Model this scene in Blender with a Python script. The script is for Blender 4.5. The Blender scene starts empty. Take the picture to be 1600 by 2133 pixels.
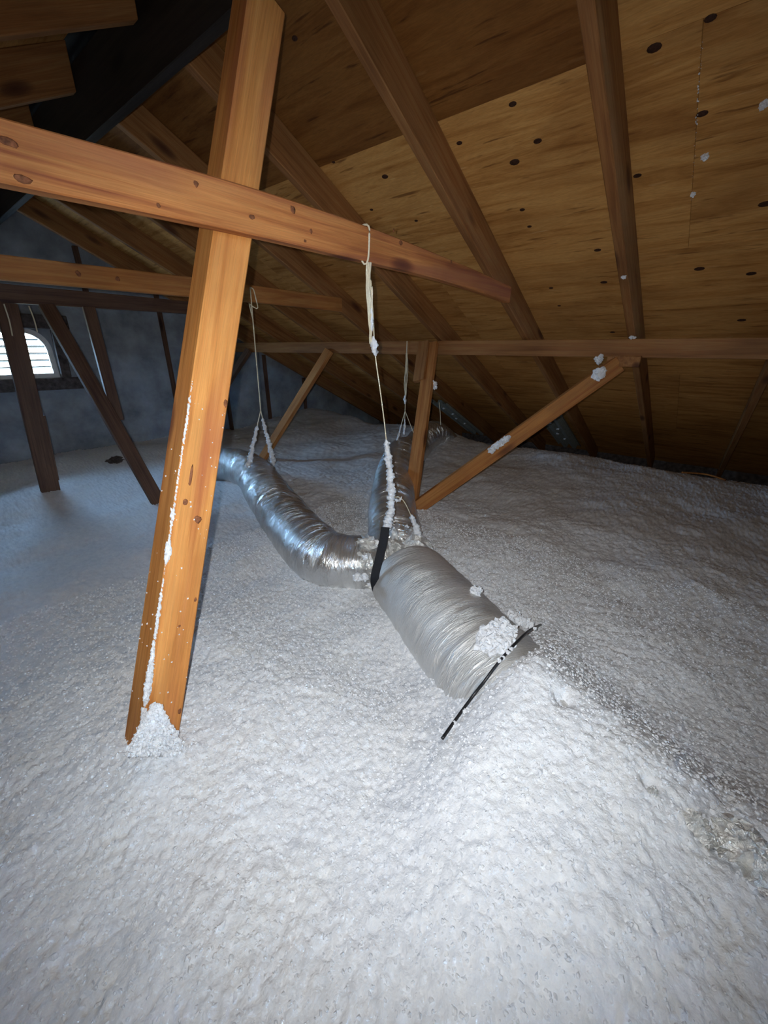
import bpy, bmesh, math, random
import numpy as np
from mathutils import Vector, Matrix, geometry

# ------------------------------------------------------------------ camera, world, light
Z0 = 1.40                      # camera height above the attic floor boards
F, HOR = 835.0, 722.0          # focal length and horizon of the photograph, in its 1600 x 2133 pixels
PITCH = math.atan((1066.5 - HOR) / F)
TH = math.radians(39.5)        # rafters run along +X, ridge along +Y
scene = bpy.context.scene
col = scene.collection
cam = bpy.data.cameras.new('camera'); camo = bpy.data.objects.new('camera', cam); col.objects.link(camo)
cam.sensor_fit = 'VERTICAL'; cam.sensor_height = 24.0; cam.lens = F / 2133.0 * 24.0
cam.clip_start = 0.02
camo.location = (0, 0, Z0)
camo.rotation_euler = (math.pi/2 - PITCH, 0, TH - math.pi/2)
scene.camera = camo

world = bpy.data.worlds.new('daylight'); scene.world = world; world.use_nodes = True
bg = world.node_tree.nodes['Background']
bg.inputs[1].default_value = 150.0
wn_ = world.node_tree; w_tc = wn_.nodes.new('ShaderNodeTexCoord'); w_sp = wn_.nodes.new('ShaderNodeSeparateXYZ'); w_rp = wn_.nodes.new('ShaderNodeValToRGB')
wn_.links.new(w_tc.outputs['Generated'], w_sp.inputs[0]); wn_.links.new(w_sp.outputs[2], w_rp.inputs[0]); wn_.links.new(w_rp.outputs[0], bg.inputs[0])
w_rp.color_ramp.elements[0].position = 0.0; w_rp.color_ramp.elements[0].color = (0.07, 0.09, 0.09, 1)      # ground below the horizon
w_rp.color_ramp.elements[1].position = 0.02; w_rp.color_ramp.elements[1].color = (0.36, 0.64, 1.0, 1)      # blue sky above it

fw = np.array([math.cos(TH), math.sin(TH), 0.0]); rt = np.array([math.sin(TH), -math.cos(TH), 0.0]); upv = np.array([0, 0, 1.0])
cf = fw*math.cos(PITCH) - upv*math.sin(PITCH); cu = fw*math.sin(PITCH) + upv*math.cos(PITCH)

tl = bpy.data.lights.new('phone_torch', 'SPOT'); to = bpy.data.objects.new('phone_torch', tl); col.objects.link(to)
tl.energy = 62.0; tl.color = (0.955, 0.985, 1.0); tl.spot_size = math.radians(134); tl.spot_blend = 1.0; tl.shadow_soft_size = 0.006
to.location = Vector(-0.028*rt + 0.012*cu - 0.01*cf) + Vector((0, 0, Z0))
to.rotation_euler = (math.pi/2 - PITCH - math.radians(0.0), 0, TH - math.pi/2)

pl = bpy.data.lights.new('vent_portal', 'AREA'); po = bpy.data.objects.new('vent_portal', pl); col.objects.link(po)
pl.shape = 'RECTANGLE'; pl.size = 0.66; pl.size_y = 0.42; pl.cycles.is_portal = True
po.location = (0.74, 4.66, Z0 - 0.055); po.rotation_euler = (-math.pi/2, 0, 0)   # faces into the attic

vs = scene.view_settings
vs.view_transform = 'Standard'; vs.look = 'None'; vs.gamma = 1.0; vs.exposure = 0.0; vs.use_curve_mapping = False

# ------------------------------------------------------------------ helpers
random.seed(5); rng = np.random.default_rng(11)
def ray(x, y): return cf*F + rt*(x - 800) + cu*(1066.5 - y)
HU, SL = 1.364, 0.5            # underside of the rafters above the lens at x = 0, roof slope 6 in 12
HS = HU + 0.1565               # underside of the plywood
def on_roof(x, y, h=HS): d = ray(x, y); return d*h/(d[2] + SL*d[0])
def on_z(x, y, z): d = ray(x, y); return d*z/d[2]
def on_x(x, y, v): d = ray(x, y); return d*v/d[0]
def on_y(x, y, v): d = ray(x, y); return d*v/d[1]

class Noise:
    def __init__(s, seed, n=256):
        r = np.random.default_rng(seed); s.n = n; s.g = r.uniform(-1, 1, (n, n))
    def __call__(s, u, v):
        u = np.asarray(u, float); v = np.asarray(v, float)
        iu = np.floor(u).astype(int); iv = np.floor(v).astype(int); fu = u - iu; fv = v - iv
        fu = fu*fu*fu*(fu*(fu*6-15)+10); fv = fv*fv*fv*(fv*(fv*6-15)+10); n = s.n
        a = s.g[iu % n, iv % n]; b = s.g[(iu+1) % n, iv % n]; c = s.g[iu % n, (iv+1) % n]; d = s.g[(iu+1) % n, (iv+1) % n]
        return (a*(1-fu)+b*fu)*(1-fv) + (c*(1-fu)+d*fu)*fv
NS = [Noise(i+1) for i in range(10)]
def sstep(x, a, b):
    t = np.clip((x-a)/(b-a), 0, 1); return t*t*(3-2*t)

def tag(o, label=None, cat=None, group=None, kind=None):
    if label: o['label'] = label
    if cat: o['category'] = cat
    if group: o['group'] = group
    if kind: o['kind'] = kind
    return o
def link(name, me, mat=None, parent=None, M=None, smooth=False):
    o = bpy.data.objects.new(name, me); col.objects.link(o)
    if mat is not None and len(me.materials) == 0: me.materials.append(mat)
    if smooth:
        me.polygons.foreach_set('use_smooth', np.ones(len(me.polygons), bool))
    if M is None: M = Matrix.Identity(4)
    if parent is not None:
        o.parent = parent; o.matrix_local = parent['_m'] @ M if False else PM[parent.name].inverted() @ M
    else:
        o.matrix_world = M
    PM[o.name] = M.copy()
    return o
PM = {}
def mesh_world(name, verts, faces, mat, parent=None, smooth=False):
    """verts relative to the lens; the origin of the object goes to the middle of its base"""
    v = np.asarray(verts, float).copy(); v[:, 2] += Z0
    o = np.array([(v[:, 0].min()+v[:, 0].max())/2, (v[:, 1].min()+v[:, 1].max())/2, v[:, 2].min()])
    me = bpy.data.meshes.new(name); me.from_pydata((v-o).tolist(), [], [tuple(int(i) for i in f) for f in faces]); me.update()
    return link(name, me, mat, parent, Matrix.Translation(Vector(o)), smooth)
def empty(name, p):
    o = bpy.data.objects.new(name, None); col.objects.link(o); o.empty_display_size = 0.05
    M = Matrix.Translation(Vector((p[0], p[1], p[2] + Z0))); o.matrix_world = M; PM[o.name] = M
    return o
BOXF = [(0, 3, 2, 1), (4, 5, 6, 7), (0, 1, 5, 4), (1, 2, 6, 5), (2, 3, 7, 6), (3, 0, 4, 7)]
def box_mesh(name, L, W, D):
    x, y, z = L/2, W/2, D/2
    me = bpy.data.meshes.new(name)
    me.from_pydata([(-x, -y, -z), (x, -y, -z), (x, y, -z), (-x, y, -z), (-x, -y, z), (x, -y, z), (x, y, z), (-x, y, z)], [], BOXF); me.update()
    return me
def frame(a, b, wdir):
    a = Vector(a); b = Vector(b); t = (b-a).normalized(); w = Vector(wdir); w = (w - t*w.dot(t)).normalized(); n = t.cross(w)
    c = (a+b)/2
    M = Matrix(((t.x, w.x, n.x, c.x), (t.y, w.y, n.y, c.y), (t.z, w.z, n.z, c.z + Z0), (0, 0, 0, 1)))
    return M, (b-a).length
def board(name, a, b, w, d, wdir, mat, parent=None, bev=0.003):
    """timber from a to b; w is its size along wdir, d its size across"""
    M, L = frame(a, b, wdir)
    o = link(name, box_mesh(name, L, w, d), mat, parent, M)
    if bev:
        m = o.modifiers.new('eased_edges', 'BEVEL'); m.width = bev; m.segments = 1
    return o
def cbox(name, c, sx, sy, sz, mat, parent=None, bev=0.0):
    M = Matrix.Translation(Vector((c[0], c[1], c[2] + Z0)))
    o = link(name, box_mesh(name, sx, sy, sz), mat, parent, M)
    if bev:
        m = o.modifiers.new('eased_edges', 'BEVEL'); m.width = bev; m.segments = 1
    return o
def spline(pts, n):
    p = np.array(pts, float); p = np.vstack([2*p[0]-p[1], p, 2*p[-1]-p[-2]]); out = []
    for i in range(1, len(p)-2):
        for t in np.linspace(0, 1, n, endpoint=False):
            out.append(0.5*((2*p[i]) + (-p[i-1]+p[i+1])*t + (2*p[i-1]-5*p[i]+4*p[i+1]-p[i+2])*t*t + (-p[i-1]+3*p[i]-3*p[i+1]+p[i+2])*t**3))
    out.append(p[-2]); return np.array(out)
def resample(p, step):
    d = np.r_[0, np.cumsum(np.linalg.norm(np.diff(p, axis=0), axis=1))]; n = max(2, int(d[-1]/step)+1)
    s = np.linspace(0, d[-1], n); return np.stack([np.interp(s, d, p[:, k]) for k in range(3)], 1), s
def sweep(p, rad, na, closed=True):
    """p (n,3) centre line, rad (n,na) radii -> verts, faces"""
    n = len(p); t = np.gradient(p, axis=0); t /= np.linalg.norm(t, axis=1)[:, None]
    ref = np.array([0, 0, 1.0]) if abs(t[:, 2]).mean() < 0.8 else np.array([1.0, 0, 0])
    a = np.cross(t, ref); a /= np.linalg.norm(a, axis=1)[:, None]; b = np.cross(a, t)
    ang = np.linspace(0, 2*np.pi, na, endpoint=False)
    v = p[:, None] + rad[:, :, None]*(np.cos(ang)[None, :, None]*a[:, None] + np.sin(ang)[None, :, None]*b[:, None])
    v = v.reshape(-1, 3); f = []
    for i in range(n-1):
        for j in range(na):
            k = (j+1) % na; f.append((i*na+j, (i+1)*na+j, (i+1)*na+k, i*na+k))
    if closed:
        f.append(tuple(range(na))); f.append(tuple(reversed(range((n-1)*na, n*na))))
    return v, f
def cord(name, pts, r, mat, parent=None, step=0.01, na=7, wob=0.0):
    p, s = resample(spline(pts, 12), step)
    if wob: p = p + wob*np.stack([NS[1](s*40, s*0+k*7.3) for k in range(3)], 1)
    v, f = sweep(p, np.full((len(p), na), r), na)
    return mesh_world(name, v, f, mat, parent, True)
def fuzzy_cord(name, pts, r0, r1, mat, parent=None, seed=0):
    """string thickly furred with insulation flakes"""
    p, s = resample(spline(pts, 12), 0.0035); na = 14
    r = np.interp(s, [0, s[-1]], [r0, r1]); A = np.arange(na)*1.0
    q = NS[3](s[:, None]*120 + seed*13, A[None]*0.9 + s[:, None]*60) + 0.8*NS[4](s[:, None]*45 + seed, A[None]*0.35)
    q2 = NS[5](s[:, None]*260 + seed, A[None]*1.9)
    rad = r[:, None]*np.clip(0.95 + 0.50*q + 0.40*q2, 0.5, 1.9)
    ends = np.minimum(1, np.minimum(s, s[-1]-s)/0.02 + 0.25); rad *= ends[:, None]
    v, f = sweep(p, rad, na); return mesh_world(name, v, f, mat, parent, True)
ICO = {}
def ico(sub):
    if sub not in ICO:
        bm = bmesh.new(); bmesh.ops.create_icosphere(bm, subdivisions=sub, radius=1.0)
        ICO[sub] = (np.array([v.co[:] for v in bm.verts]), [tuple(v.index for v in f.verts) for f in bm.faces]); bm.free()
    return ICO[sub]
def fluff_verts(c, size, seed, sub=4, spike=0.45):
    v, f = ico(sub); k = seed*3.7
    a = NS[2](v[:, 0]*2.2+k, v[:, 1]*2.2+v[:, 2]*1.7+k) ; b = NS[3](v[:, 0]*6+v[:, 2]*4+k, v[:, 1]*6-v[:, 2]*5+k); e = NS[6](v[:, 0]*15+v[:, 2]*9+k, v[:, 1]*15-v[:, 2]*11)
    r = 1 + 0.35*a + spike*b*0.8 + 0.25*e
    return np.asarray(c) + v*r[:, None]*np.asarray(size), f
def puffs(c, size, seed, n=26, rel=.42, sub=2):
    """a clump of small fibre puffs filling an ellipsoid"""
    r_ = np.random.default_rng(seed+100); vv, ff, o = [], [], 0; size = np.asarray(size, float)
    for k in range(n):
        d = r_.normal(size=3); d /= np.linalg.norm(d); q = np.asarray(c)+d*size*r_.random()**.5*.85; m = size.min()*rel*r_.uniform(.6, 1.3)
        v, f = fluff_verts(q, (m, m, m), seed*7+k, sub, .7); vv.append(v); ff += [tuple(i+o for i in g) for g in f]; o += len(v)
    return np.vstack(vv), ff
def tuft(label, c, size, seed, parent=None, group=None, name='insulation_tuft', n=26, rel=.5):
    v, f = puffs(c, size, seed, n, rel)
    o = mesh_world(name, v, f, M_FLUFF, parent, False)
    if parent is None: tag(o, label, 'insulation', group)
    return o

# ------------------------------------------------------------------ materials
def mat_new(name):
    m = bpy.data.materials.new(name); m.use_nodes = True; nt = m.node_tree
    return m, nt, nt.nodes['Principled BSDF']
def nd(nt, t, **kw):
    n = nt.nodes.new(t)
    for k, v in kw.items(): setattr(n, k, v)
    return n
def ramp(nt, src, stops):
    r = nd(nt, 'ShaderNodeValToRGB'); e = r.color_ramp.elements
    while len(e) < len(stops): e.new(0.5)
    for i, (p, c) in enumerate(stops):
        e[i].position = p; e[i].color = (c[0], c[1], c[2], 1) if hasattr(c, '__len__') else (c, c, c, 1)
    nt.links.new(src, r.inputs[0]); return r.outputs[0]
def mixc(nt, f, a, b, mode='MIX'):
    m = nd(nt, 'ShaderNodeMix'); m.data_type = 'RGBA'; m.blend_type = mode
    for s, v in ((m.inputs[0], f), (m.inputs[6], a), (m.inputs[7], b)):
        if hasattr(v, 'is_linked'): nt.links.new(v, s)
        elif hasattr(v, '__len__'): s.default_value = (v[0], v[1], v[2], 1)
        else: s.default_value = v
    return m.outputs[2]
def coords(nt, scale, rnd=True, off=(0, 0, 0)):
    tc = nd(nt, 'ShaderNodeTexCoord'); mp = nd(nt, 'ShaderNodeMapping'); mp.inputs['Scale'].default_value = scale
    src = tc.outputs['Object']
    if rnd:
        oi = nd(nt, 'ShaderNodeObjectInfo'); va = nd(nt, 'ShaderNodeVectorMath', operation='MULTIPLY_ADD')
        cb = nd(nt, 'ShaderNodeCombineXYZ')
        for i in range(3): nt.links.new(oi.outputs['Random'], cb.inputs[i])
        nt.links.new(cb.outputs[0], va.inputs[0]); va.inputs[1].default_value = (17.3, 9.1, 23.7); nt.links.new(src, va.inputs[2]); src = va.outputs[0]
    nt.links.new(src, mp.inputs['Vector']); return mp.outputs[0]
def noise(nt, vec, scale, detail=4, rough=0.55, dist=0.0):
    n = nd(nt, 'ShaderNodeTexNoise'); n.inputs['Scale'].default_value = scale; n.inputs['Detail'].default_value = detail
    n.inputs['Roughness'].default_value = rough; n.inputs['Distortion'].default_value = dist; nt.links.new(vec, n.inputs['Vector']); return n.outputs['Fac']
def bump(nt, bsdf, h, strength, dist):
    b = nd(nt, 'ShaderNodeBump'); b.inputs['Strength'].default_value = strength; b.inputs['Distance'].default_value = dist
    nt.links.new(h, b.inputs['Height']); nt.links.new(b.outputs[0], bsdf.inputs['Normal'])

def wood(name, light, mid, dark, rough=0.72, knots=0.6, streak=1.0, red=None):
    """sawn softwood, grain along the local x axis of the board"""
    m, nt, b = mat_new(name)
    g = noise(nt, coords(nt, (0.9, 26, 26)), 2.2, 5, 0.6, 0.6)
    fine = noise(nt, coords(nt, (3.0, 160, 160)), 3.0, 3, 0.6)
    big = noise(nt, coords(nt, (1.6, 5, 5)), 1.8, 3, 0.5, 0.4)
    c = ramp(nt, g, [(0.30, dark), (0.47, mid), (0.62, light), (0.75, mid)])
    c = mixc(nt, 0.35*streak, c, ramp(nt, fine, [(0.35, (0.45, 0.45, 0.45)), (0.6, (1, 1, 1))]), 'MULTIPLY')
    c = mixc(nt, 0.55, c, ramp(nt, big, [(0.3, (0.62, 0.58, 0.55)), (0.6, (1.12, 1.1, 1.05))]), 'MULTIPLY')
    if red:
        r = noise(nt, coords(nt, (1.0, 9, 9), True), 1.3, 2, 0.5, 0.3)
        c = mixc(nt, ramp(nt, r, [(0.52, 0.0), (0.66, 0.55)]), c, red)
    if knots:
        v = nd(nt, 'ShaderNodeTexVoronoi'); v.inputs['Scale'].default_value = 1.0; nt.links.new(coords(nt, (3.6, 11, 11)), v.inputs['Vector'])
        sel = nd(nt, 'ShaderNodeSeparateColor'); nt.links.new(v.outputs['Color'], sel.inputs[0])
        th = nd(nt, 'ShaderNodeMath', operation='GREATER_THAN'); nt.links.new(sel.outputs[0], th.inputs[0]); th.inputs[1].default_value = 1-knots
        k = ramp(nt, v.outputs['Distance'], [(0.05, 1.0), (0.17, 0.75), (0.30, 0.0)])
        mu = nd(nt, 'ShaderNodeMath', operation='MULTIPLY'); nt.links.new(k, mu.inputs[0]); nt.links.new(th.outputs[0], mu.inputs[1])
        c = mixc(nt, mu.outputs[0], c, (dark[0]*0.35, dark[1]*0.3, dark[2]*0.45))
    nt.links.new(c, b.inputs['Base Color']); b.inputs['Roughness'].default_value = rough
    b.inputs['Specular IOR Level'].default_value = 0.25
    bump(nt, b, g, 0.25, 0.002)
    return m
M_POST = wood('fir_post', (0.74, 0.335, 0.095), (0.65, 0.262, 0.066), (0.50, 0.178, 0.040), knots=0.28, red=(0.42, 0.12, 0.055))
M_COLLAR = wood('fir_collar', (0.60, 0.255, 0.080), (0.50, 0.185, 0.054), (0.30, 0.090, 0.032), knots=0.42, red=(0.30, 0.10, 0.055))
M_RAFT = wood('fir_rafter', (0.34, 0.165, 0.060), (0.29, 0.125, 0.040), (0.21, 0.082, 0.025), knots=0.3)
M_STRUT = wood('fir_strut', (0.48, 0.215, 0.065), (0.40, 0.16, 0.042), (0.30, 0.105, 0.025), knots=0.25)
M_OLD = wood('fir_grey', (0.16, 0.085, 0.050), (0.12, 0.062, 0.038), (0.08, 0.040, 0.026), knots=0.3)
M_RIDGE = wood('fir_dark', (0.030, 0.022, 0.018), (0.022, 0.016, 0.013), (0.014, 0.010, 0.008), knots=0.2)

def plywood(name, tint=None):
    m, nt, b = mat_new(name)
    g = noise(nt, coords(nt, (13, 1.1, 5)), 1.6, 6, 0.62, 1.0)
    tear = noise(nt, coords(nt, (30, 3.0, 5)), 1.5, 3, 0.6, 0.3)
    blot = noise(nt, coords(nt, (2.6, 1.2, 1)), 1.4, 3, 0.55, 0.5)
    fine = noise(nt, coords(nt, (220, 26, 20)), 1.5, 2, 0.5)
    c = ramp(nt, g, [(0.28, (0.24, 0.105, 0.026)), (0.45, (0.39, 0.20, 0.062)), (0.58, (0.47, 0.265, 0.092)), (0.72, (0.35, 0.165, 0.048))])
    c = mixc(nt, 0.7, c, ramp(nt, blot, [(0.30, (0.60, 0.50, 0.42)), (0.55, (1.05, 1.02, 1.0))]), 'MULTIPLY')
    c = mixc(nt, ramp(nt, tear, [(0.30, 0.85), (0.39, 0.0)]), c, (0.15, 0.062, 0.018))
    c = mixc(nt, ramp(nt, tear, [(0.66, 0.0), (0.78, 0.6)]), c, (0.62, 0.43, 0.22))
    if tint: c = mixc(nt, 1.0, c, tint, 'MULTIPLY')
    c = mixc(nt, 0.3, c, ramp(nt, fine, [(0.35, 0.5), (0.6, 1.0)]), 'MULTIPLY')
    nt.links.new(c, b.inputs['Base Color']); b.inputs['Roughness'].default_value = 0.8; b.inputs['Specular IOR Level'].default_value = 0.2
    bump(nt, b, tear, 0.35, 0.002); return m
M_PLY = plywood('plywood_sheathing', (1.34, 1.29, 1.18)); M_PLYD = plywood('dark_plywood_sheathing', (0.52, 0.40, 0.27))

def insulation_mat(name, cool=1.0):
    m, nt, b = mat_new(name)
    co = coords(nt, (1, 1, 1), False)
    a = noise(nt, co, 38, 4, 0.65); w = noise(nt, co, 6, 3, 0.55); f = noise(nt, co, 240, 5, 0.75)
    v = nd(nt, 'ShaderNodeTexVoronoi'); v.inputs['Scale'].default_value = 185.0; v.inputs['Randomness'].default_value = 1.0
    wr = nd(nt, 'ShaderNodeVectorMath', operation='MULTIPLY_ADD'); nn_ = nd(nt, 'ShaderNodeTexNoise'); nn_.inputs['Scale'].default_value = 90.0; nt.links.new(co, nn_.inputs['Vector'])
    nt.links.new(nn_.outputs['Color'], wr.inputs[0]); wr.inputs[1].default_value = (.012, .012, .012); nt.links.new(co, wr.inputs[2]); nt.links.new(wr.outputs[0], v.inputs['Vector'])
    c = ramp(nt, a, [(0.30, (0.73, 0.755, 0.80)), (0.52, (0.82, 0.84, 0.88)), (0.68, (0.88, 0.895, 0.92))])
    c = mixc(nt, ramp(nt, w, [(0.5, 0.0), (0.68, 0.3)]), c, (0.85, 0.85, 0.83))
    nt.links.new(c, b.inputs['Base Color']); b.inputs['Roughness'].default_value = 0.95; b.inputs['Specular IOR Level'].default_value = 0.08
    mx = nd(nt, 'ShaderNodeMath', operation='SUBTRACT'); nt.links.new(f, mx.inputs[0]); nt.links.new(v.outputs['Distance'], mx.inputs[1])
    bump(nt, b, mx.outputs[0], 0.38, 0.0045); return m
M_INS = insulation_mat('loose_fill_fibre')
M_FLUFF = insulation_mat('fibre_fluff')

def foil(name, colr=(0.78, 0.775, 0.76), rough=0.40, uv=True, metal=0.62, k=1.0, bs=0.7):
    """wrinkled metallised film; on ducts the creases run round the jacket (u along, v round, in metres)"""
    m, nt, b = mat_new(name)
    if uv:
        tc = nd(nt, 'ShaderNodeTexCoord'); U = tc.outputs['UV']
        def mp(sc, rot=0.0):
            q = nd(nt, 'ShaderNodeMapping'); q.inputs['Scale'].default_value = sc; q.inputs['Rotation'].default_value = (0, 0, rot); nt.links.new(U, q.inputs['Vector']); return q.outputs[0]
        n1 = noise(nt, mp((60*k, 7*k, 1), .25), 1.0, 5, 0.62, 1.5); n3 = noise(nt, mp((150*k, 20*k, 1), -.3), 1.0, 4, 0.65, 1.0); n2 = noise(nt, mp((5, 4, 1)), 1.0, 3, 0.5, 0.4)
    else:
        co = coords(nt, (1, 1, 1), False); n1 = noise(nt, co, 45, 5, 0.6, 1.2); n3 = noise(nt, co, 130, 4, 0.6, 1.0); n2 = noise(nt, co, 9, 3, 0.5, 0.5)
    rd = nd(nt, 'ShaderNodeMath', operation='SUBTRACT'); nt.links.new(n1, rd.inputs[0]); rd.inputs[1].default_value = 0.5
    ab = nd(nt, 'ShaderNodeMath', operation='ABSOLUTE'); nt.links.new(rd.outputs[0], ab.inputs[0])
    am = nd(nt, 'ShaderNodeMath', operation='MULTIPLY'); nt.links.new(ab.outputs[0], am.inputs[0]); nt.links.new(ramp(nt, n2, [(0.38, 0.55), (0.60, 2.4)]), am.inputs[1])
    hh = nd(nt, 'ShaderNodeMath', operation='MULTIPLY_ADD'); nt.links.new(n3, hh.inputs[0]); hh.inputs[1].default_value = 0.30; nt.links.new(am.outputs[0], hh.inputs[2])
    b.inputs['Metallic'].default_value = metal
    nt.links.new(mixc(nt, ramp(nt, n2, [(0.35, 0.0), (0.65, 0.4)]), colr, (colr[0]*0.82, colr[1]*0.81, colr[2]*0.79)), b.inputs['Base Color'])
    nt.links.new(ramp(nt, n2, [(0.35, rough*1.25), (0.7, rough*0.8)]), b.inputs['Roughness'])
    bump(nt, b, hh.outputs[0], bs, 0.012); return m
M_FOIL = foil('foil_jacket'); M_FOIL3 = foil('shiny_foil_jacket', (0.80, 0.80, 0.79), 0.22, True, 0.8, 0.6, 1.0); M_FOIL2 = foil('crumpled_foil_tape', (0.90, 0.90, 0.88), 0.30, False, 0.72)
def plain(name, c, rough=0.8, spec=0.3, var=0.25, scale=30):
    m, nt, b = mat_new(name)
    n = noise(nt, coords(nt, (1, 1, 1)), scale, 4, 0.6)
    nt.links.new(ramp(nt, n, [(0.3, tuple(x*(1-var) for x in c)), (0.7, tuple(min(1, x*(1+var)) for x in c))]), b.inputs['Base Color'])
    b.inputs['Roughness'].default_value = rough; b.inputs['Specular IOR Level'].default_value = spec; bump(nt, b, n, 0.3, 0.003); return m
M_STRING = plain('jute_string', (0.78, 0.70, 0.52), 0.9, 0.1, 0.12, 200)
M_STRAP = plain('black_webbing', (0.012, 0.013, 0.017), 0.75, 0.3, 0.3, 300)
M_TIE = plain('black_plastic', (0.012, 0.012, 0.014), 0.4, 0.5, 0.2, 100)
M_WALL = plain('dusty_wall_board', (0.30, 0.33, 0.37), 0.9, 0.15, 0.35, 5)
M_FLOOR = plain('ceiling_board_back', (0.45, 0.43, 0.40), 0.9, 0.15, 0.2, 6)
M_VENT = plain('white_vent_plastic', (0.75, 0.75, 0.74), 0.6, 0.3, 0.08, 20)
M_SLAT = plain('dark_bronze_louvre', (0.06, 0.06, 0.065), 0.7, 0.2, 0.1, 20)
M_BAFFLE = plain('grey_foam_baffle', (0.34, 0.37, 0.35), 0.6, 0.3, 0.2, 40)
M_KNOT = plain('knot', (0.045, 0.018, 0.010), 0.7, 0.2, 0.5, 120)
M_KNOT2 = plain('timber_knot', (0.21, 0.078, 0.034), 0.75, 0.2, 0.6, 90)
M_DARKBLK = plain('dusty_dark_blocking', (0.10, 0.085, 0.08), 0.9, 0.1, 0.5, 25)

# ------------------------------------------------------------------ the setting
YN, YF, XW, XE = -3.0, 4.60, -2.4, 5.45
ZFL = -Z0
fl = cbox('floor', ((XW+XE)/2, (YN+YF)/2, ZFL-0.02), XE-XW+0.3, YF-YN+0.3, 0.04, M_FLOOR); tag(fl, kind='structure', label='ceiling boards hidden under the loose insulation')

NZ = 0.955                     # underside of the near rafters at the ridge board
def near_z(x): return NZ - SL*(0.87 - x)
# roof boarding: one object, each plywood sheet a child
roof = empty('ceiling', (0.9, 0.8, 1.0)); tag(roof, 'plywood roof boarding over the attic', kind='structure')
sl = math.sqrt(1+SL*SL); nrm = Vector((SL, 0, 1)).normalized()
def ply_panel(x0, x1, y0, y1, near=False):
    g = 0.0003
    y0 += g; y1 -= g
    if near:
        a = (x0, (y0+y1)/2, near_z(x0)+0.1565); b = (x1, (y0+y1)/2, near_z(x1)+0.1565); n = Vector((-SL, 0, 1)).normalized()
    else:
        a = (x0, (y0+y1)/2, HS-SL*x0); b = (x1, (y0+y1)/2, HS-SL*x1); n = nrm
    a = Vector(a) + n*0.006; b = Vector(b) + n*0.006
    t = (b-a).normalized(); a += t*g; b -= t*g
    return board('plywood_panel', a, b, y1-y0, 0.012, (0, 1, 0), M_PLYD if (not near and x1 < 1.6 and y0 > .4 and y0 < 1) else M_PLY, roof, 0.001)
panels = []
rows = [(0.915, 1.555, 0.464), (1.555, 2.29, 0.267), (2.29, 3.38, -0.955), (3.38, 4.47, 0.267), (4.47, 5.5, -0.955)]
for x0, x1, yo in rows:
    ys = [YN] + [y for y in np.arange(yo-4*2.44, YF, 2.44) if YN+0.1 < y < YF-0.1] + [YF]
    for y0, y1 in zip(ys[:-1], ys[1:]): panels.append((ply_panel(x0, x1, y0, y1), x0, x1, y0, y1))
for x0, x1, yo in [(-0.32, 0.865, 0.5), (-1.41, -0.32, -0.7), (-2.5, -1.41, 0.5)]:
    ys = [YN] + [y for y in np.arange(yo-4*2.44, YF, 2.44) if YN+0.1 < y < YF-0.1] + [YF]
    for y0, y1 in zip(ys[:-1], ys[1:]): ply_panel(x0, x1, y0, y1, True)
# outer weather skin keeps the daylight out of the panel joints
sk = mesh_world('roofing_felt', [(0.6, YN-.1, HS-SL*0.6+.03), (5.6, YN-.1, HS-SL*5.6+.03), (5.6, YF+.1, HS-SL*5.6+.03), (0.6, YF+.1, HS-SL*0.6+.03),
     (1.2, YN-.1, near_z(1.2)+.19), (-2.6, YN-.1, near_z(-2.6)+.19), (-2.6, YF+.1, near_z(-2.6)+.19), (1.2, YF+.1, near_z(1.2)+.19)], [(0, 1, 2, 3), (4, 7, 6, 5)], M_STRAP, roof)
# knots in the sheets
def knot(px, py, r, asp=1.5):
    p = on_roof(px, py); o = None
    for pn, x0, x1, y0, y1 in panels:
        if x0 <= p[0] <= x1 and y0 <= p[1] <= y1: o = pn
    v, f = ico(2); t = np.array([1, 0, -SL])/sl; n = np.array(nrm)
    q = p + (v[:, :1]*r)*t + (v[:, 1:2]*r*asp)*np.array([0, 1, 0]) + (v[:, 2:]*0.0016)*n
    mesh_world('knot', q, f, M_KNOT, o if o else roof, True)
for k in [(802, 368, .011), (1072, 338, .013), (957, 298, .008), (1068, 217, .009), (1120, 294, .010), (1363, 100, .012), (1463, 237, .010), (1480, 38, .009),
          (1088, 437, .008), (1103, 472, .007), (695, 338, .006), (774, 437, .007), (1594, 425, .013), (1457, 560, .013), (1565, 570, .012), (1545, 667, .012),
          (1258, 588, .011), (1276, 692, .010), (614, 80, .008), (1148, 600, .008), (1165, 637, .007), (867, 460, .007), (1245, 521, .010), (1328, 366, .009)]:
    knot(*k)
# dust caught along the open joint between two sheets
def dust_line():
    vv, ff, o = [], [], 0
    for k in range(70):
        x = 1.60+.47*random.random()**1.2; r = random.uniform(.0005, .0014)*(1.5 if NS[1](x*9, 3.0) > 0 else .6)
        v, f = fluff_verts((x, .267+random.uniform(-.003, .003), HS-SL*x-.001), (r*1.8, r, r), k, 1); vv.append(v); ff += [tuple(i+o for i in g) for g in f]; o += len(v)
    return np.vstack(vv), ff
DUST = dust_line()
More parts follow.
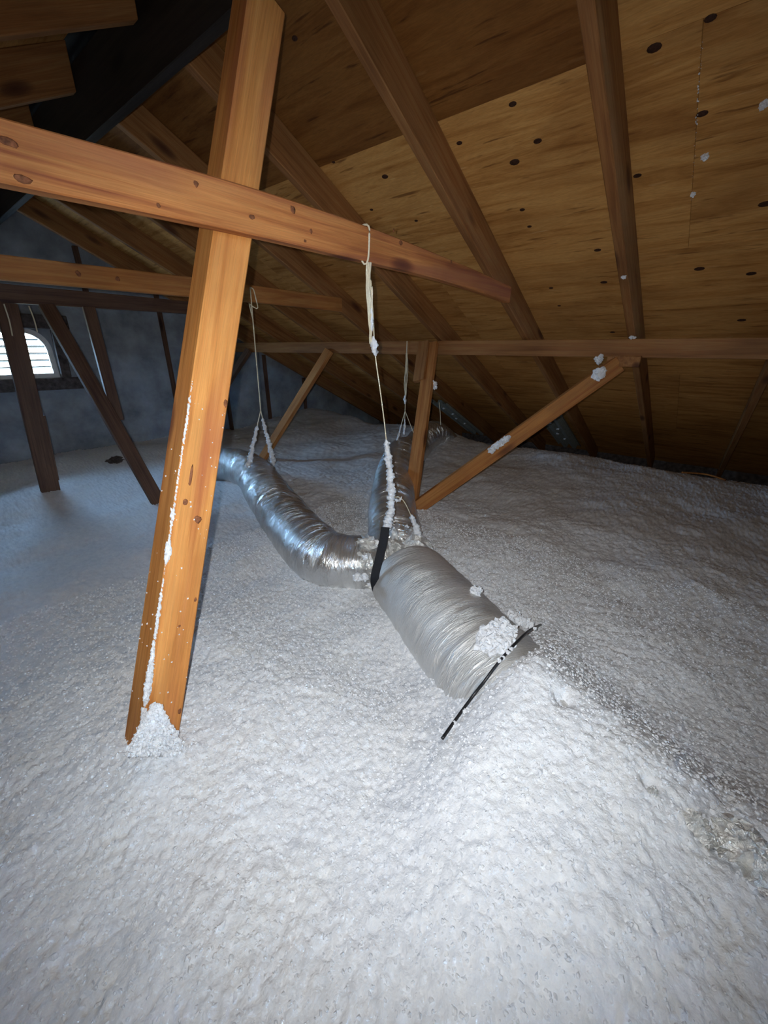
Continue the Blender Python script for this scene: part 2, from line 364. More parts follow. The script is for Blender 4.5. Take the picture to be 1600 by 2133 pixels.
# gable wall with the vent opening
def arch(x0, x1, z0, z1, r, n=8):
    pts = [(x0, z0), (x1, z0)]
    for i in range(n+1):
        a = i/n*math.pi/2; pts.append((x1-r+r*math.cos(a), z1-r+r*math.sin(a)))
    for i in range(n+1):
        a = math.pi/2+i/n*math.pi/2; pts.append((x0+r+r*math.cos(a), z1-r+r*math.sin(a)))
    return pts
VX0, VX1, VZ0, VZ1, VR = 0.45, 1.03, -0.222, 0.115, 0.15
hole = arch(VX0, VX1, VZ0, VZ1, VR)
outer = [(XW, ZFL), (XE, ZFL), (XE, HS-SL*XE+.05), (0.93, HS-SL*0.93+0.12), (XW, near_z(XW)+.22)]
def holed(name, outer, hole, y0, y1, mat, parent=None):
    V = [Vector((a, b, 0)) for a, b in outer]; Hh = [Vector((a, b, 0)) for a, b in hole]
    tri = geometry.tessellate_polygon([V, Hh]); al = outer+hole; n = len(al); no = len(outer)
    vv = [(a, y0, b) for a, b in al] + [(a, y1, b) for a, b in al]; ff = [tuple(t) for t in tri] + [tuple(i+n for i in reversed(t)) for t in tri]
    for s, e in ((0, no), (no, n)):
        for i in range(s, e):
            j = i+1 if i+1 < e else s; ff.append((i, j, j+n, i+n))
    return mesh_world(name, vv, ff, mat, parent)
wf = holed('wall_far', outer, hole, YF, YF+0.03, M_WALL); tag(wf, 'dusty grey gable wall around the louvred vent', kind='structure')
wn = mesh_world('wall_near', [(XW, YN, ZFL), (XE, YN, ZFL), (XE, YN, HS-SL*XE), (0.93, YN, HS-SL*.93), (XW, YN, near_z(XW)+.15), (XW, YN-.03, ZFL), (XE, YN-.03, ZFL), (XE, YN-.03, HS-SL*XE), (0.93, YN-.03, HS-SL*.93), (XW, YN-.03, near_z(XW)+.15)],
    [(0, 1, 2, 3, 4), (9, 8, 7, 6, 5), (0, 5, 6, 1), (1, 6, 7, 2), (2, 7, 8, 3), (3, 8, 9, 4), (4, 9, 5, 0)], M_WALL); tag(wn, kind='structure', label='gable wall at the near end')
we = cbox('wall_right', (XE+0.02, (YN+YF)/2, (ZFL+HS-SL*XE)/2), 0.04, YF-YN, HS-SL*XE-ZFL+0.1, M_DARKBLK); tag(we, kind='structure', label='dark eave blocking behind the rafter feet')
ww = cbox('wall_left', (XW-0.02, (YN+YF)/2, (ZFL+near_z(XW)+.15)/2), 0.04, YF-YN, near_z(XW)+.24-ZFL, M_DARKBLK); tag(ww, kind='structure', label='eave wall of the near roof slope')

# ------------------------------------------------------------------ roof timbers
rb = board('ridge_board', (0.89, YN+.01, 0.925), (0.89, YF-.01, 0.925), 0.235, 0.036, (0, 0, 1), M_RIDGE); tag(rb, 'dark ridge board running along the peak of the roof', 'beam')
def plumb(o):
    for v in o.data.vertices: v.co.x -= SL*v.co.y      # plumb-cut ends
    return o
RY = [-2.60, -1.99, -1.38, -0.77, -0.16, 0.445, 1.03, 1.652, 2.262, 2.872, 3.482, 4.09]
names = {0.445: 'roof rafter furred with dust, between the collar tie rafter and the boarded eave corner', 1.03: 'roof rafter with the end of the knotty collar tie nailed to its side',
         2.262: 'roof rafter carrying the second, paler collar tie', 3.482: 'roof rafter carrying the farthest, dark collar tie', 1.652: 'roof rafter in the bay behind the knotty collar tie'}
for y in RY:
    x0, x1 = 0.911, 5.3; off = 0.0783*1.0
    o = board('rafter', (x0, y+.019, HU-SL*x0+off), (x1, y+.019, HU-SL*x1+off), 0.1385, 0.038, (0, 0, 1), M_RAFT)
    plumb(o); tag(o, names.get(y, 'sawn rafter under the plywood roof slope'), 'rafter', 'rafters of the far roof slope')
for k in range(-3, 6):
    y = 1.11 + .61*k; x0, x1 = 0.868, -2.3
    o = board('rafter', (x0, y+.019, near_z(x0)+.0783), (x1, y+.019, near_z(x1)+.0783), 0.1385, 0.038, (0, 0, 1), M_RAFT)
    plumb(o); tag(o, 'sawn rafter on the other slope, its plumb-cut end against the ridge board', 'rafter', 'rafters of the near roof slope')

def sections(name, secs, y0, y1, mat):
    """a bowed board lying along x: list of (x, z bottom, z top)"""
    xs = np.array([s[0] for s in secs]); fine = np.linspace(xs[0], xs[-1], 40); cx = (xs[0]+xs[-1])/2
    def sm(v):
        r = np.interp(fine, xs, v); k = np.ones(7)/7; p = np.pad(r, 3, mode='reflect', reflect_type='odd'); return np.convolve(p, k, 'valid')
    zb = sm([s[1] for s in secs]); zt = sm([s[2] for s in secs]); vv = []; c = 0.003
    for x, b, t in zip(fine, zb, zt):
        vv += [(x, y0+c, b), (x, y0, b+c), (x, y0, t-c), (x, y0+c, t), (x, y1-c, t), (x, y1, t-c), (x, y1, b+c), (x, y1-c, b)]
    ff = []
    for i in range(39):
        for j in range(8):
            k = (j+1) % 8; ff.append((i*8+j, (i+1)*8+j, (i+1)*8+k, i*8+k))
    ff.append(tuple(range(8))); ff.append(tuple(reversed(range(39*8, 40*8))))
    return mesh_world(name, vv, ff, mat)
c1 = sections('collar_tie', [(-0.55, .238, .325), (0.22, .245, .332), (0.575, .254, .351), (0.714, .254, .352), (1.11, .252, .35), (1.515, .25, .331), (1.95, .232, .308), (2.235, .212, .286)], 0.991, 1.0285, M_COLLAR)
tag(c1, 'knotty orange collar tie with a string looped over it, crossing the leaning post', 'beam')
c2 = sections('collar_tie', [(-0.6, .236, .32), (0.43, .234, .319), (1.15, .234, .325), (1.57, .236, .322), (2.235, .225, .313)], 2.222, 2.260, M_STRUT)
tag(c2, 'pale collar tie behind the knotty one, small dark knots on its face', 'beam')
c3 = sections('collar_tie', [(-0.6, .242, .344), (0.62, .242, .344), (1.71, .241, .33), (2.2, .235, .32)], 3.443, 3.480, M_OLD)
tag(c3, 'dark grey-brown collar tie nearest the gable vent', 'beam')

def lerp(a, b, t): return tuple(np.array(a)+(np.array(b)-np.array(a))*t)
PB, PT = (0.116-0.055, 0.909-0.017, -1.235), (0.939-0.0385, 1.162-0.0118, .800)
post = board('leaning_post', PB, PT, 0.098, 0.089, (1, 0, 0), M_POST, None, 0.004)
tag(post, 'thick orange post leaning from the white insulation up to the ridge, streaked with white fluff', 'post')

pu = board('purlin', (2.641, YN+.02, -.008), (2.641, YF-.02, -.008), 0.093, 0.038, (0, 0, 1), M_RAFT); tag(pu, 'long level purlin nailed under the rafters above the struts', 'beam')
def strut(name, a, b, w, d, wd, mat, label, ext=0.25):
    a = np.array(a); b = np.array(b); b2 = b+(b-a)/np.linalg.norm(b-a)*ext
    o = board(name, a, b2, w, d, wd, mat); tag(o, label, 'strut'); return o
s1 = strut('strut', (2.60, .49, -.085), (1.964, 1.371, -.97), .089, .038, (0, 0, 1), M_STRUT, 'orange diagonal strut with a patch of fluff lying on its edge')
cbox('nailing_block', (2.597, .47, -.073), 0.036, 0.16, 0.055, M_RAFT, s1, .003)
s2 = strut('strut', (2.60, 1.70, .02), (1.964, 1.40, -.97), .089, .038, (0, 1, 0), M_STRUT, 'upright strut standing beside the foil branch duct, doubled by a short board at its top')
a, b = np.array((2.59, 1.76, .03)), np.array((2.43, 1.685, -.225))
board('splice_board', a, b, .085, .036, (0, 1, 0), M_RAFT, s2)
s3 = strut('strut', (2.60, 2.76, -.03), (2.069, 3.175, -.97), .089, .038, (0, 1, 0), M_STRUT, 'brown slanting strut behind the second hanging string')
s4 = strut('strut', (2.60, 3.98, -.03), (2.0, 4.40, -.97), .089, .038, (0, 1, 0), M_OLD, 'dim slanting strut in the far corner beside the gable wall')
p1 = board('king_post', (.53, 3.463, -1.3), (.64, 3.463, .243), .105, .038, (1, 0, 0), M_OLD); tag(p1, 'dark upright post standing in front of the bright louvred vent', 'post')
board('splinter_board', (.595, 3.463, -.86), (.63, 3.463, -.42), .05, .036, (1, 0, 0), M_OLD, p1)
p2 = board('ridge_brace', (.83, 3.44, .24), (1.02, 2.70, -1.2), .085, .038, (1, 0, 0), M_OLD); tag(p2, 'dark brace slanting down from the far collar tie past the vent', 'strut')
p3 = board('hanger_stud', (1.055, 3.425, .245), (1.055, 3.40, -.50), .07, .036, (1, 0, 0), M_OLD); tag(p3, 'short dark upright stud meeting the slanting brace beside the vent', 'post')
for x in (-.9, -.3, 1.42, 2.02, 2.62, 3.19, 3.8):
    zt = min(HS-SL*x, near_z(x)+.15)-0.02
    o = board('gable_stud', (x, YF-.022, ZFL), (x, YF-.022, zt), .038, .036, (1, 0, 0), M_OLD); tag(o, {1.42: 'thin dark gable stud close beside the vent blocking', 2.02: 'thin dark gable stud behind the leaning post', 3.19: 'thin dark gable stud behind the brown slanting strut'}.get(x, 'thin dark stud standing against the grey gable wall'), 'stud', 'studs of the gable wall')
bs = board('wood_scrap', (-.10, 1.93, -1.02), (.022, 1.85, -.985), .05, .03, (0, 0, 1), M_STRUT); tag(bs, 'small brown board end poking out of the insulation at its edge', 'board')

mesh_world('joint_dust', DUST[0], DUST[1], M_FLUFF, roof)['kind'] = 'stuff'
def board_knot(px, py, origin, n, t, r, asp, parent):
    n = np.array(n, float); t = np.array(t, float); t = t-n*t.dot(n); t /= np.linalg.norm(t); b = np.cross(n, t)
    d = ray(px, py); p = d*np.dot(np.array(origin), n)/np.dot(d, n); v, f = ico(2); w = 1+.25*NS[2](v[:, :1]*2+px, v[:, 1:2]*2+py)
    mesh_world('knot', p + v[:, :1]*w*r*asp*t + v[:, 1:2]*w*r*b + v[:, 2:]*.0009*n, f, M_KNOT2, parent, True)
for q in [(610, 437, .009, 1.0), (648, 482, .0065, .8), (636, 502, .004, 1.2), (835, 506, .007, 1.6), (820, 480, .006, .6), (940, 545, .006, 1.4), (18, 296, .007, 1.8), (48, 374, .006, 2.4), (408, 383, .006, 1.0), (330, 428, .004, 1.0), (525, 452, .005, 1.6)]:
    board_knot(q[0], q[1], (0, .991, 0), (0, -1, 0), (1, 0, 0), q[2], q[3], c1)
for q in [(163, 570, .010, 1.0), (245, 581, .010, 1.0)]: board_knot(q[0], q[1], (0, 2.222, 0), (0, -1, 0), (1, 0, 0), q[2], q[3], c2)
_m = PM[post.name]; _n = np.array((_m[0][2], _m[1][2], _m[2][2])); _n = _n if _n[1] < 0 else -_n; _o = np.array((_m[0][3], _m[1][3], _m[2][3]-Z0))+_n*.0445; _t = np.array((_m[0][0], _m[1][0], _m[2][0]))
for q in [(412, 1082, .009, 1.1), (398, 992, .004, 7.0), (386, 1046, .006, 1.3), (407, 1249, .004, 1.3), (374, 1304, .0035, 1.0), (374, 1482, .005, 1.4), (470, 840, .005, 2.0)]: board_knot(q[0], q[1], _o, _n, _t, q[2], q[3], post)
# ------------------------------------------------------------------ gable vent
gv = empty('gable_vent', ((VX0+VX1)/2, YF, VZ0)); tag(gv, 'bright louvred gable vent with rounded top letting in daylight', 'vent')
ho = arch(VX0-.03, VX1+.03, VZ0-.03, VZ1+.03, VR+.02)
def ring(name, inner, outr, y0, y1, mat, parent):
    n = len(inner); vv = [(a, y0, b) for a, b in outr]+[(a, y0, b) for a, b in inner]+[(a, y1, b) for a, b in outr]+[(a, y1, b) for a, b in inner]; ff = []
    for i in range(n):
        j = (i+1) % n; ff += [(i, j, n+j, n+i), (2*n+i, 3*n+i, 3*n+j, 2*n+j), (i, 2*n+i, 2*n+j, j), (n+i, n+j, 3*n+j, 3*n+i)]
    return mesh_world(name, vv, ff, mat, parent)
ring('frame', arch(VX0+.008, VX1-.008, VZ0+.008, VZ1-.008, VR-.008), ho, YF-.012, YF+.05, M_VENT, gv)
for i in range(5):
    z = VZ0+.058+i*.0545; xr = 0
    if z > VZ1-VR:
        q = (z+.012-(VZ1-VR))/VR; xr = VR*(1-math.sqrt(max(0, 1-q*q)))
    board('slat', (VX0+xr+.004, YF+.028, z), (VX1-xr-.004, YF+.028, z), .040, .007, (0, 1, -.30), M_SLAT, gv, 0)
bl = empty('vent_blocking', ((VX0+VX1)/2, YF, VZ0-.1)); tag(bl, 'dark rough blocking boards framing the louvred vent', 'boards')
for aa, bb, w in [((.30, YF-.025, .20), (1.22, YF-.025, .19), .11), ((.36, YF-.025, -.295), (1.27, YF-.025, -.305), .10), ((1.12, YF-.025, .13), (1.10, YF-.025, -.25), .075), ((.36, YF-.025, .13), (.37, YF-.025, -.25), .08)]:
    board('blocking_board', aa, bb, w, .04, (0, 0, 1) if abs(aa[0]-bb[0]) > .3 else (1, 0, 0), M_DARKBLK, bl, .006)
for px, yb, zb, lab in [(66, 640, 692, 'thin pale string hanging from the dark collar tie before the vent'), (14, 636, 700, 'short pale string hanging beside the dark post at the vent')]:
    a = on_y(px-6, yb-3, 3.44); b = on_y(px+12, zb, 3.44)
    o = cord('thin_string', [a, tuple((a+b)/2+np.array((.004, 0, 0))), b], .004, M_STRING); tag(o, lab, 'string')

# ------------------------------------------------------------------ ducts
def duct(path, R, wr, ringp, ringa, seed, mat, name, parent=None, flat=0.94, step=0.011, na=72, caps=True, endround=(0, 0)):
    p, s = resample(spline(path, 14), step); ang = np.linspace(0, 2*np.pi, na, endpoint=False)
    S, A = s[:, None], ang[None, :]; ca, sa = np.cos(A)*1.0, np.sin(A)
    def pn(N, su, au):   # noise periodic round the duct
        w = A/(2*np.pi); k = au*2*np.pi
        return N(S*su+seed*5.1+0*A, 40+k*w+0*S)*(1-sstep(w, .9, 1.0)) + N(S*su+seed*5.1+0*A, 40+k*w-k+0*S)*sstep(w, .9, 1.0)
    amp = 0.35+0.65*sstep(NS[7](S*3+seed, A*0+seed*2.0), -.25, .45)
    wrk = amp*(-np.abs(pn(NS[2], 34, 1.0))*1.3 + 0.7*pn(NS[3], 75, 2.4) + 0.5*pn(NS[4], 20, .8)) + .35*pn(NS[5], 6, 1.0)
    rad = R*(1+0*A) + wr*wrk + ringa*(np.abs(np.sin(np.pi*S/ringp + A*0.08))**0.6-0.6)
    rad = rad*np.where(sa > 0, np.sqrt(ca**2+(sa*flat)**2), 1.0)
    if endround[0]: rad *= np.sqrt(np.clip(1-(1-np.clip(S/endround[0], 0, 1))**2, .42, 1))
    if endround[1]: rad *= np.sqrt(np.clip(1-(1-np.clip((s[-1]-S)/endround[1], 0, 1))**2, .42, 1))
    v, f = sweep(p, rad, na, caps)
    o = mesh_world(name, v, f, mat, parent, True); me = o.data; lay = me.uv_layers.new(name='duct')
    vi = np.empty(len(me.loops), np.int32); me.loops.foreach_get('vertex_index', vi); li = np.arange(len(vi)); j = vi % na
    st = np.repeat([q.loop_start for q in me.polygons], [q.loop_total for q in me.polygons]); wrapq = (j == 0) & (np.maximum.reduceat(j, np.unique(st))[np.searchsorted(np.unique(st), st)] == na-1)
    uvv = np.stack([s[vi // na]+seed*3.0, np.where(wrapq, na, j)/na*2*np.pi*R], 1); lay.data.foreach_set('uv', uvv.ravel().astype(np.float32))
    return o, p
TR = [(1.275, .925, -.955), (1.20, .79, -.955), (1.08, .575, -.955), (.88, .2, -.965), (.76, -.1, -.985), (.70, -.4, -1.0), (.66, -.9, -1.02)]
trunk, trp = duct(TR, .176, .0052, .11, .0012, 1, M_FOIL, 'trunk_duct', endround=(.05, 0))
tag(trunk, 'thick silver foil trunk duct running from the junction until it sinks under the white insulation', 'duct')
LB = [(1.36, 1.04, -.95), (1.22, 1.12, -.945), (1.13, 1.27, -.94), (1.17, 1.48, -.935), (1.29, 1.80, -.93), (1.45, 2.2, -.91), (1.575, 2.52, -.87), (1.62, 2.78, -.865), (1.575, 3.05, -.89), (1.50, 3.20, -.95), (1.46, 3.26, -1.12)]
lbr, lbp = duct(LB, .142, .0085, .085, .003, 2, M_FOIL3, 'flex_duct', endround=(0, .05))
tag(lbr, 'wrinkled silver flexible duct bending away behind the leaning post', 'duct', 'branch ducts')
RB = [(1.33, 1.03, -.93), (1.46, 1.13, -.905), (1.67, 1.315, -.885), (2.1, 1.64, -.855), (2.45, 1.85, -.815), (2.66, 1.96, -.825), (2.95, 2.08, -.87), (3.3, 2.2, -.835), (3.6, 2.27, -.85), (3.9, 2.3, -1.0), (4.1, 2.3, -1.18)]
rbr, rbp = duct(RB, .138, .0022, .095, .006, 3, M_FOIL3, 'flex_duct', endround=(0, .05))
tag(rbr, 'ringed silver flexible duct leading from the junction to the eave beside the upright strut', 'duct', 'branch ducts')
# the junction where the three meet
v, f = fluff_verts((1.315, 1.0, -.945), (.135, .125, .135), 21, 4, .12)
wye = mesh_world('duct_junction', v, f, M_FOIL2, None, False); tag(wye, 'taped foil junction where trunk and branch ducts meet', 'duct')
for k, (px, py, yy, sx) in enumerate([(848, 1108, 1.03, (.05, .05, .022)), (770, 1215, 1.03, (.022, .035, .02)), (758, 1165, 1.06, (.02, .035, .035)), (765, 1130, 1.08, (.03, .04, .025))]):
    c = on_y(px, py, yy); v, f = fluff_verts(c, sx, 30+k, 3, .6); mesh_world('tape_wad', v, f, M_FOIL2, wye, False)

# ------------------------------------------------------------------ loose insulation
def trunk_dist(X, Y):
    d = np.full(X.shape, 9.0); sgn = np.zeros(X.shape)
    for q in trp[::6]:
        e = np.hypot(X-q[0], Y-q[1]); m = e < d; d[m] = e[m]; sgn[m] = (X-q[0])[m]
    return d, sgn
POSTLIFT = 0.0
def base_height(X, Y):
    h = -0.985 + .035*NS[0](X*1.1+3, Y*1.1+9) + .018*NS[1](X*2.9+1, Y*2.9) + .007*NS[2](X*8, Y*8+4)
    h = h + .055*(1-sstep(X, .50, .86))*(1-sstep(Y, 1.1, 1.7))
    d, sg = trunk_dist(X, Y)
    w = np.where(sg < 0, .46, .25); env = 1-sstep(Y, .20, .43)
    top = np.where(Y < -.08, .205, .262)
    top = (.212 - .03*sstep(-Y, .06, .20)) - .055*(1-sstep(X, .50, .86))
    h = h + env*top*np.exp(-(d/w)**2.1)
    h = h + .06*np.exp(-(((X-.84)/.15)**2+((Y-.38)/.13)**2))
    for ex, ey, er, ea in ((.725, -.262, .036, .050), (.712, -.165, .018, .035), (.735, -.068, .012, .03), (.835, .125, .022, .03)):
        h = h - ea*np.exp(-((X-ex)**2+(Y-ey)**2)/er**2)
    h = h + POSTLIFT*np.exp(-((X-.18)**2+(Y-.90)**2)/.30**2) + .022*np.exp(-((X-.14)**2+(Y-.84)**2)/.08**2)
    h = h + .07*sstep(Y, 3.0, 4.4) + .03*np.exp(-((Y-3.5)/.25)**2)*sstep(-X, -1.2, -.3)
    h = h + .05*sstep(X, 2.2, 3.4)*sstep(Y, 1.5, 2.6)
    h = h - .36*sstep(X + .10*NS[3](X*0+2.1, Y*2.3) , 3.95, 4.45) + .04*np.exp(-((X-3.85)/.25)**2)
    return h
POSTLIFT = -.922 - float(base_height(np.array([.18]), np.array([.92]))[0])   # level of the fill at the foot of the post
def clumps(X, Y, k=1.0):
    r = lambda c, s: (X*math.cos(c)+Y*math.sin(c))*s
    q = lambda c, s: (-X*math.sin(c)+Y*math.cos(c))*s
    return (.0060*np.abs(NS[4](r(.4, 17), q(.4, 17))) + .0030*np.abs(NS[5](r(1.1, 61), q(1.1, 61))) + .0032*np.abs(NS[6](r(2.0, 127), q(2.0, 127)))
            + .0030*NS[7](r(.9, 150), q(.9, 150)) + .0030*NS[8](r(.2, 290), q(.2, 290)))*k - .004
def axis(a, segs):
    out = [a]
    for e, s in segs:
        n = max(1, int(round((e-out[-1])/s))); out += list(np.linspace(out[-1], e, n+1)[1:])
    return np.array(out)
gx = axis(XW+.01, [(-.5, .06), (-.3, .012), (1.5, .0052), (2.4, .009), (4.6, .016), (XE-.02, .05)])
gy = axis(YN+.01, [(-1.0, .08), (-.45, .014), (1.35, .0052), (2.4, .009), (YF-.01, .016)])
GX, GY = np.meshgrid(gx, gy, indexing='ij')
HZ = base_height(GX, GY) + clumps(GX, GY)
nx, ny = GX.shape
V = np.stack([GX, GY, HZ+Z0], -1).reshape(-1, 3)
I = np.arange(nx*ny).reshape(nx, ny)
Q = np.stack([I[:-1, :-1], I[1:, :-1], I[1:, 1:], I[:-1, 1:]], -1).reshape(-1, 4)
me = bpy.data.meshes.new('loose_fill_insulation')
me.vertices.add(len(V)); me.vertices.foreach_set('co', V.ravel()); me.loops.add(Q.size); me.loops.foreach_set('vertex_index', Q.ravel().astype(np.int32))
me.polygons.add(len(Q)); me.polygons.foreach_set('loop_start', (np.arange(len(Q))*4).astype(np.int32)); me.polygons.foreach_set('loop_total', np.full(len(Q), 4, np.int32)); me.update(calc_edges=True)
ins = link('loose_fill_insulation', me, M_INS, None, None, True); tag(ins, 'deep white loose-fill insulation covering the attic floor', 'insulation', kind='stuff')
# nodules lying loose on the surface
nn = 42000
ux = rng.uniform(-.3, 2.0, nn); uy = rng.uniform(-.45, 1.9, nn)
uz = base_height(ux, uy)+clumps(ux, uy)+.001
sv, sf = ico(1); sz = rng.uniform(.0013, .0040, nn)*np.where(rng.random(nn) < .06, 1.6, 1)
AV = (sv[None]*(1+.35*rng.normal(size=(nn, len(sv), 1)))*sz[:, None, None]*np.array([1, 1, .8]) + np.stack([ux, uy, uz], 1)[:, None]).reshape(-1, 3)
AF = (np.array(sf)[None]+(np.arange(nn)*len(sv))[:, None, None]).reshape(-1, 3)
nod = mesh_world('loose_nodules', AV, AF, M_INS, ins, False); tag(nod, kind='stuff')
def crumple(px, py, zc, sx, sy, seed, label=None):
    r_ = np.random.default_rng(seed); n = 15; c = on_z(px, py, zc); vv = []; ff = []
    ax = np.array(TR[4])-np.array(TR[3]); ax /= np.linalg.norm(ax); bx = np.array([-ax[1], ax[0], 0])
    for i in range(n):
        for j in range(n):
            u, v = (i/(n-1)-.5)*2, (j/(n-1)-.5)*2; k = math.hypot(u, v)
            vv.append(c + ax*u*sx*(1+.12*r_.normal()) + bx*v*sy*(1+.12*r_.normal()) + np.array([0, 0, r_.normal()*.0045 - .014*k*k]))
    for i in range(n-1):
        for j in range(n-1):
            a = i*n+j; ff += [(a, a+n, a+n+1), (a, a+n+1, a+1)]
    mesh_world('foil_crumple', vv, ff, M_FOIL2, trunk, False)
for k, q in enumerate([(1575, 1768, -.79, .055, .045), (1462, 1712, -.785, .026, .02), (1362, 1642, -.775, .010, .009), (1100, 1432, -.80, .045, .03), (1150, 1462, -.79, .02, .016), (1052, 1412, -.83, .03, .05)]): crumple(*q, k+3)
def ground(x, y): return float(base_height(np.array([x]), np.array([y]))[0])

# drift against the post, fluff streak on its corner
pm = PM[post.name]; fvv, fff = [], []
def on_post(t, u, w):   # t along, u across the broad face 0..1, w across the side face 0..1
    L = (Vector(PT)-Vector(PB)).length; q = pm @ Vector((-L/2+t*L, -0.049+u*0.098, 0))
    n = Vector((pm[0][2], pm[1][2], pm[2][2])); s = -1 if n.y > 0 else 1
    q = q + n*s*(0.0445-w*0.089); return np.array((q.x, q.y, q.z-Z0))
def join_fluff(name, items, mat, parent):
    vv, ff, o = [], [], 0
    for c, s, sd in items:
        v, f = fluff_verts(c, s, sd, 2, .5); vv.append(v); ff += [tuple(i+o for i in g) for g in f]; o += len(v)
    ob = mesh_world(name, np.vstack(vv), ff, mat, parent, False)
    if parent is not None: tag(ob, kind='stuff')
    return ob
items = []
for i in range(230):
    t = .13+.43*(i/230); w = .0016+.0042*max(0, NS[1](t*26, 2.0))+.0035*math.exp(-((t-.20)/.05)**2)+.0045*math.exp(-((t-.372)/.010)**2)
    if NS[2](t*40, 5.0) < -.45: w *= .4
    items.append((on_post(t+random.uniform(-.002, .002), .012+random.uniform(-.008, .012), .0), (w, w, w*2.0), i))
for i in range(60): items.append((on_post(random.uniform(.12, .55), random.uniform(.05, .98), 0), (random.uniform(.0006, .0022),)*3, i))
for i in range(26): items.append((on_post(random.uniform(.12, .5), 0, random.uniform(.05, .9)), (random.uniform(.0008, .0026),)*3, i))
join_fluff('fluff_streak', items, M_FLUFF, post)
items = []
for i in range(760):
    v_ = random.random()**.7; py = 1468+104*v_; hw = 7+66*v_**1.1; px = 325+4*v_+random.uniform(-1, 1)*hw
    r = random.uniform(.0022, .0062)
    items.append((on_y(px, py, .862-.05*v_*random.random()), (r, r, r), i+400))
dr = join_fluff('insulation_drift', items, M_FLUFF, None); tag(dr, 'small heap of white fluff piled against the foot of the leaning post', 'insulation')

# ------------------------------------------------------------------ strings and straps
S1 = empty('hanging_string', (1.15, 1.0, -.75)); tag(S1, 'long string hanging from the knotty collar tie to the black strap, thickly furred with fluff', 'string')
yF = .984
cA = on_y(769, 474, yF); cB = on_y(767, 538, yF)
cord('loop', [(cA[0]+.002, 1.034, cA[2]+.006), (cA[0], 1.0, cA[2]+.010), cA, tuple((cA+cB)/2+np.array((.002, 0, 0))), cB, on_y(761, 552, .99), on_y(753, 541, 1.0), on_y(752, 537, 1.03)], .0032, M_STRING, S1)
kn = on_y(766, 556, .992)
for k, (dx, e) in enumerate([(-.006, 690), (.000, 700), (.005, 712), (-.002, 716), (.008, 640), (.003, 600)]):
    b = on_y(772+dx*300, e, 1.0); m1 = (kn+b)/2
    cord('strand', [kn+np.array((dx*.8, -.002*k, .012)), kn+np.array((dx, .003, -.05)), m1+np.array((dx*1.4, 0, 0)), b], .0026, M_STRING, S1, wob=.002)
q = [on_y(768, 560, 1.0), on_y(776, 640, 1.0), on_y(782, 740, 1.0), on_y(793, 820, 1.0), on_y(803, 900, 1.0), on_y(811, 990, 1.0), on_y(815, 1035, 1.0)]
cord('main_line', q, .0023, M_STRING, S1)
sp = q[-1]
fuzzy_cord('fluff_coating', [on_y(804.5, 915, 1.0), on_y(810, 960, 1.0), on_y(814, 1000, 1.0), on_y(816, 1036, 1.0), on_y(812, 1075, .985), on_y(804, 1108, .97)], .0115, .0185, M_FLUFF, S1, 1)
fuzzy_cord('fluff_coating', [on_y(774, 640, .995), on_y(775, 690, .995)], .004, .005, M_FLUFF, S1, 2)
fuzzy_cord('fluff_coating', [on_y(777, 700, .998), on_y(780, 722, .998), on_y(782, 742, .998)], .009, .011, M_FLUFF, S1, 3)
rl = [sp, on_y(838, 1040, 1.0), on_y(858, 1078, .995), on_y(872, 1118, .98)]
cord('side_line', rl, .0022, M_STRING, S1)
fuzzy_cord('fluff_coating', [on_y(857, 1072, .995), on_y(866, 1098, .985), on_y(879, 1127, .96)], .010, .018, M_FLUFF, S1, 4)
fuzzy_cord('fluff_coating', [on_y(822, 1040, 1.0), on_y(832, 1042, 1.0), on_y(837, 1034, 1.0)], .008, .006, M_FLUFF, S1, 5)
# black webbing strap round the junction
def ribbon(name, pts, wdirs, w, th, mat, parent=None):
    p, s = resample(spline(pts, 12), .008); wd = spline(wdirs, 12); wd, _ = resample(wd, 1e9) if False else (wd, 0)
    wd = np.stack([np.interp(np.linspace(0, 1, len(p)), np.linspace(0, 1, len(wd)), wd[:, k]) for k in range(3)], 1); wd /= np.linalg.norm(wd, axis=1)[:, None]
    t = np.gradient(p, axis=0); t /= np.linalg.norm(t, axis=1)[:, None]; n = np.cross(t, wd); n /= np.linalg.norm(n, axis=1)[:, None]
    vv = []; ff = []
    for i in range(len(p)):
        for a, b in ((-1, -1), (1, -1), (1, 1), (-1, 1)): vv.append(p[i]+wd[i]*w/2*a+n[i]*th/2*b)
    for i in range(len(p)-1):
        for j in range(4):
            k = (j+1) % 4; ff.append((i*4+j, (i+1)*4+j, (i+1)*4+k, i*4+k))
    ff += [(0, 1, 2, 3), tuple(reversed(range(len(vv)-4, len(vv))))]
    return mesh_world(name, vv, ff, mat, parent)
sp_pts = [on_y(803, 1098, .965), on_y(799, 1125, .955), on_y(791, 1160, .945), on_y(782, 1195, .94), on_y(781, 1215, .945), on_y(788, 1240, .955), on_y(800, 1262, .965)]
W = [(.5, -.85, 0)]*3 + [(.5, -.8, .1)]*2 + [(.45, -.85, .2)]*2
st = ribbon('duct_strap', sp_pts, W, .036, .003, M_STRAP); tag(st, 'black webbing strap slung round the duct junction at the string end', 'strap')

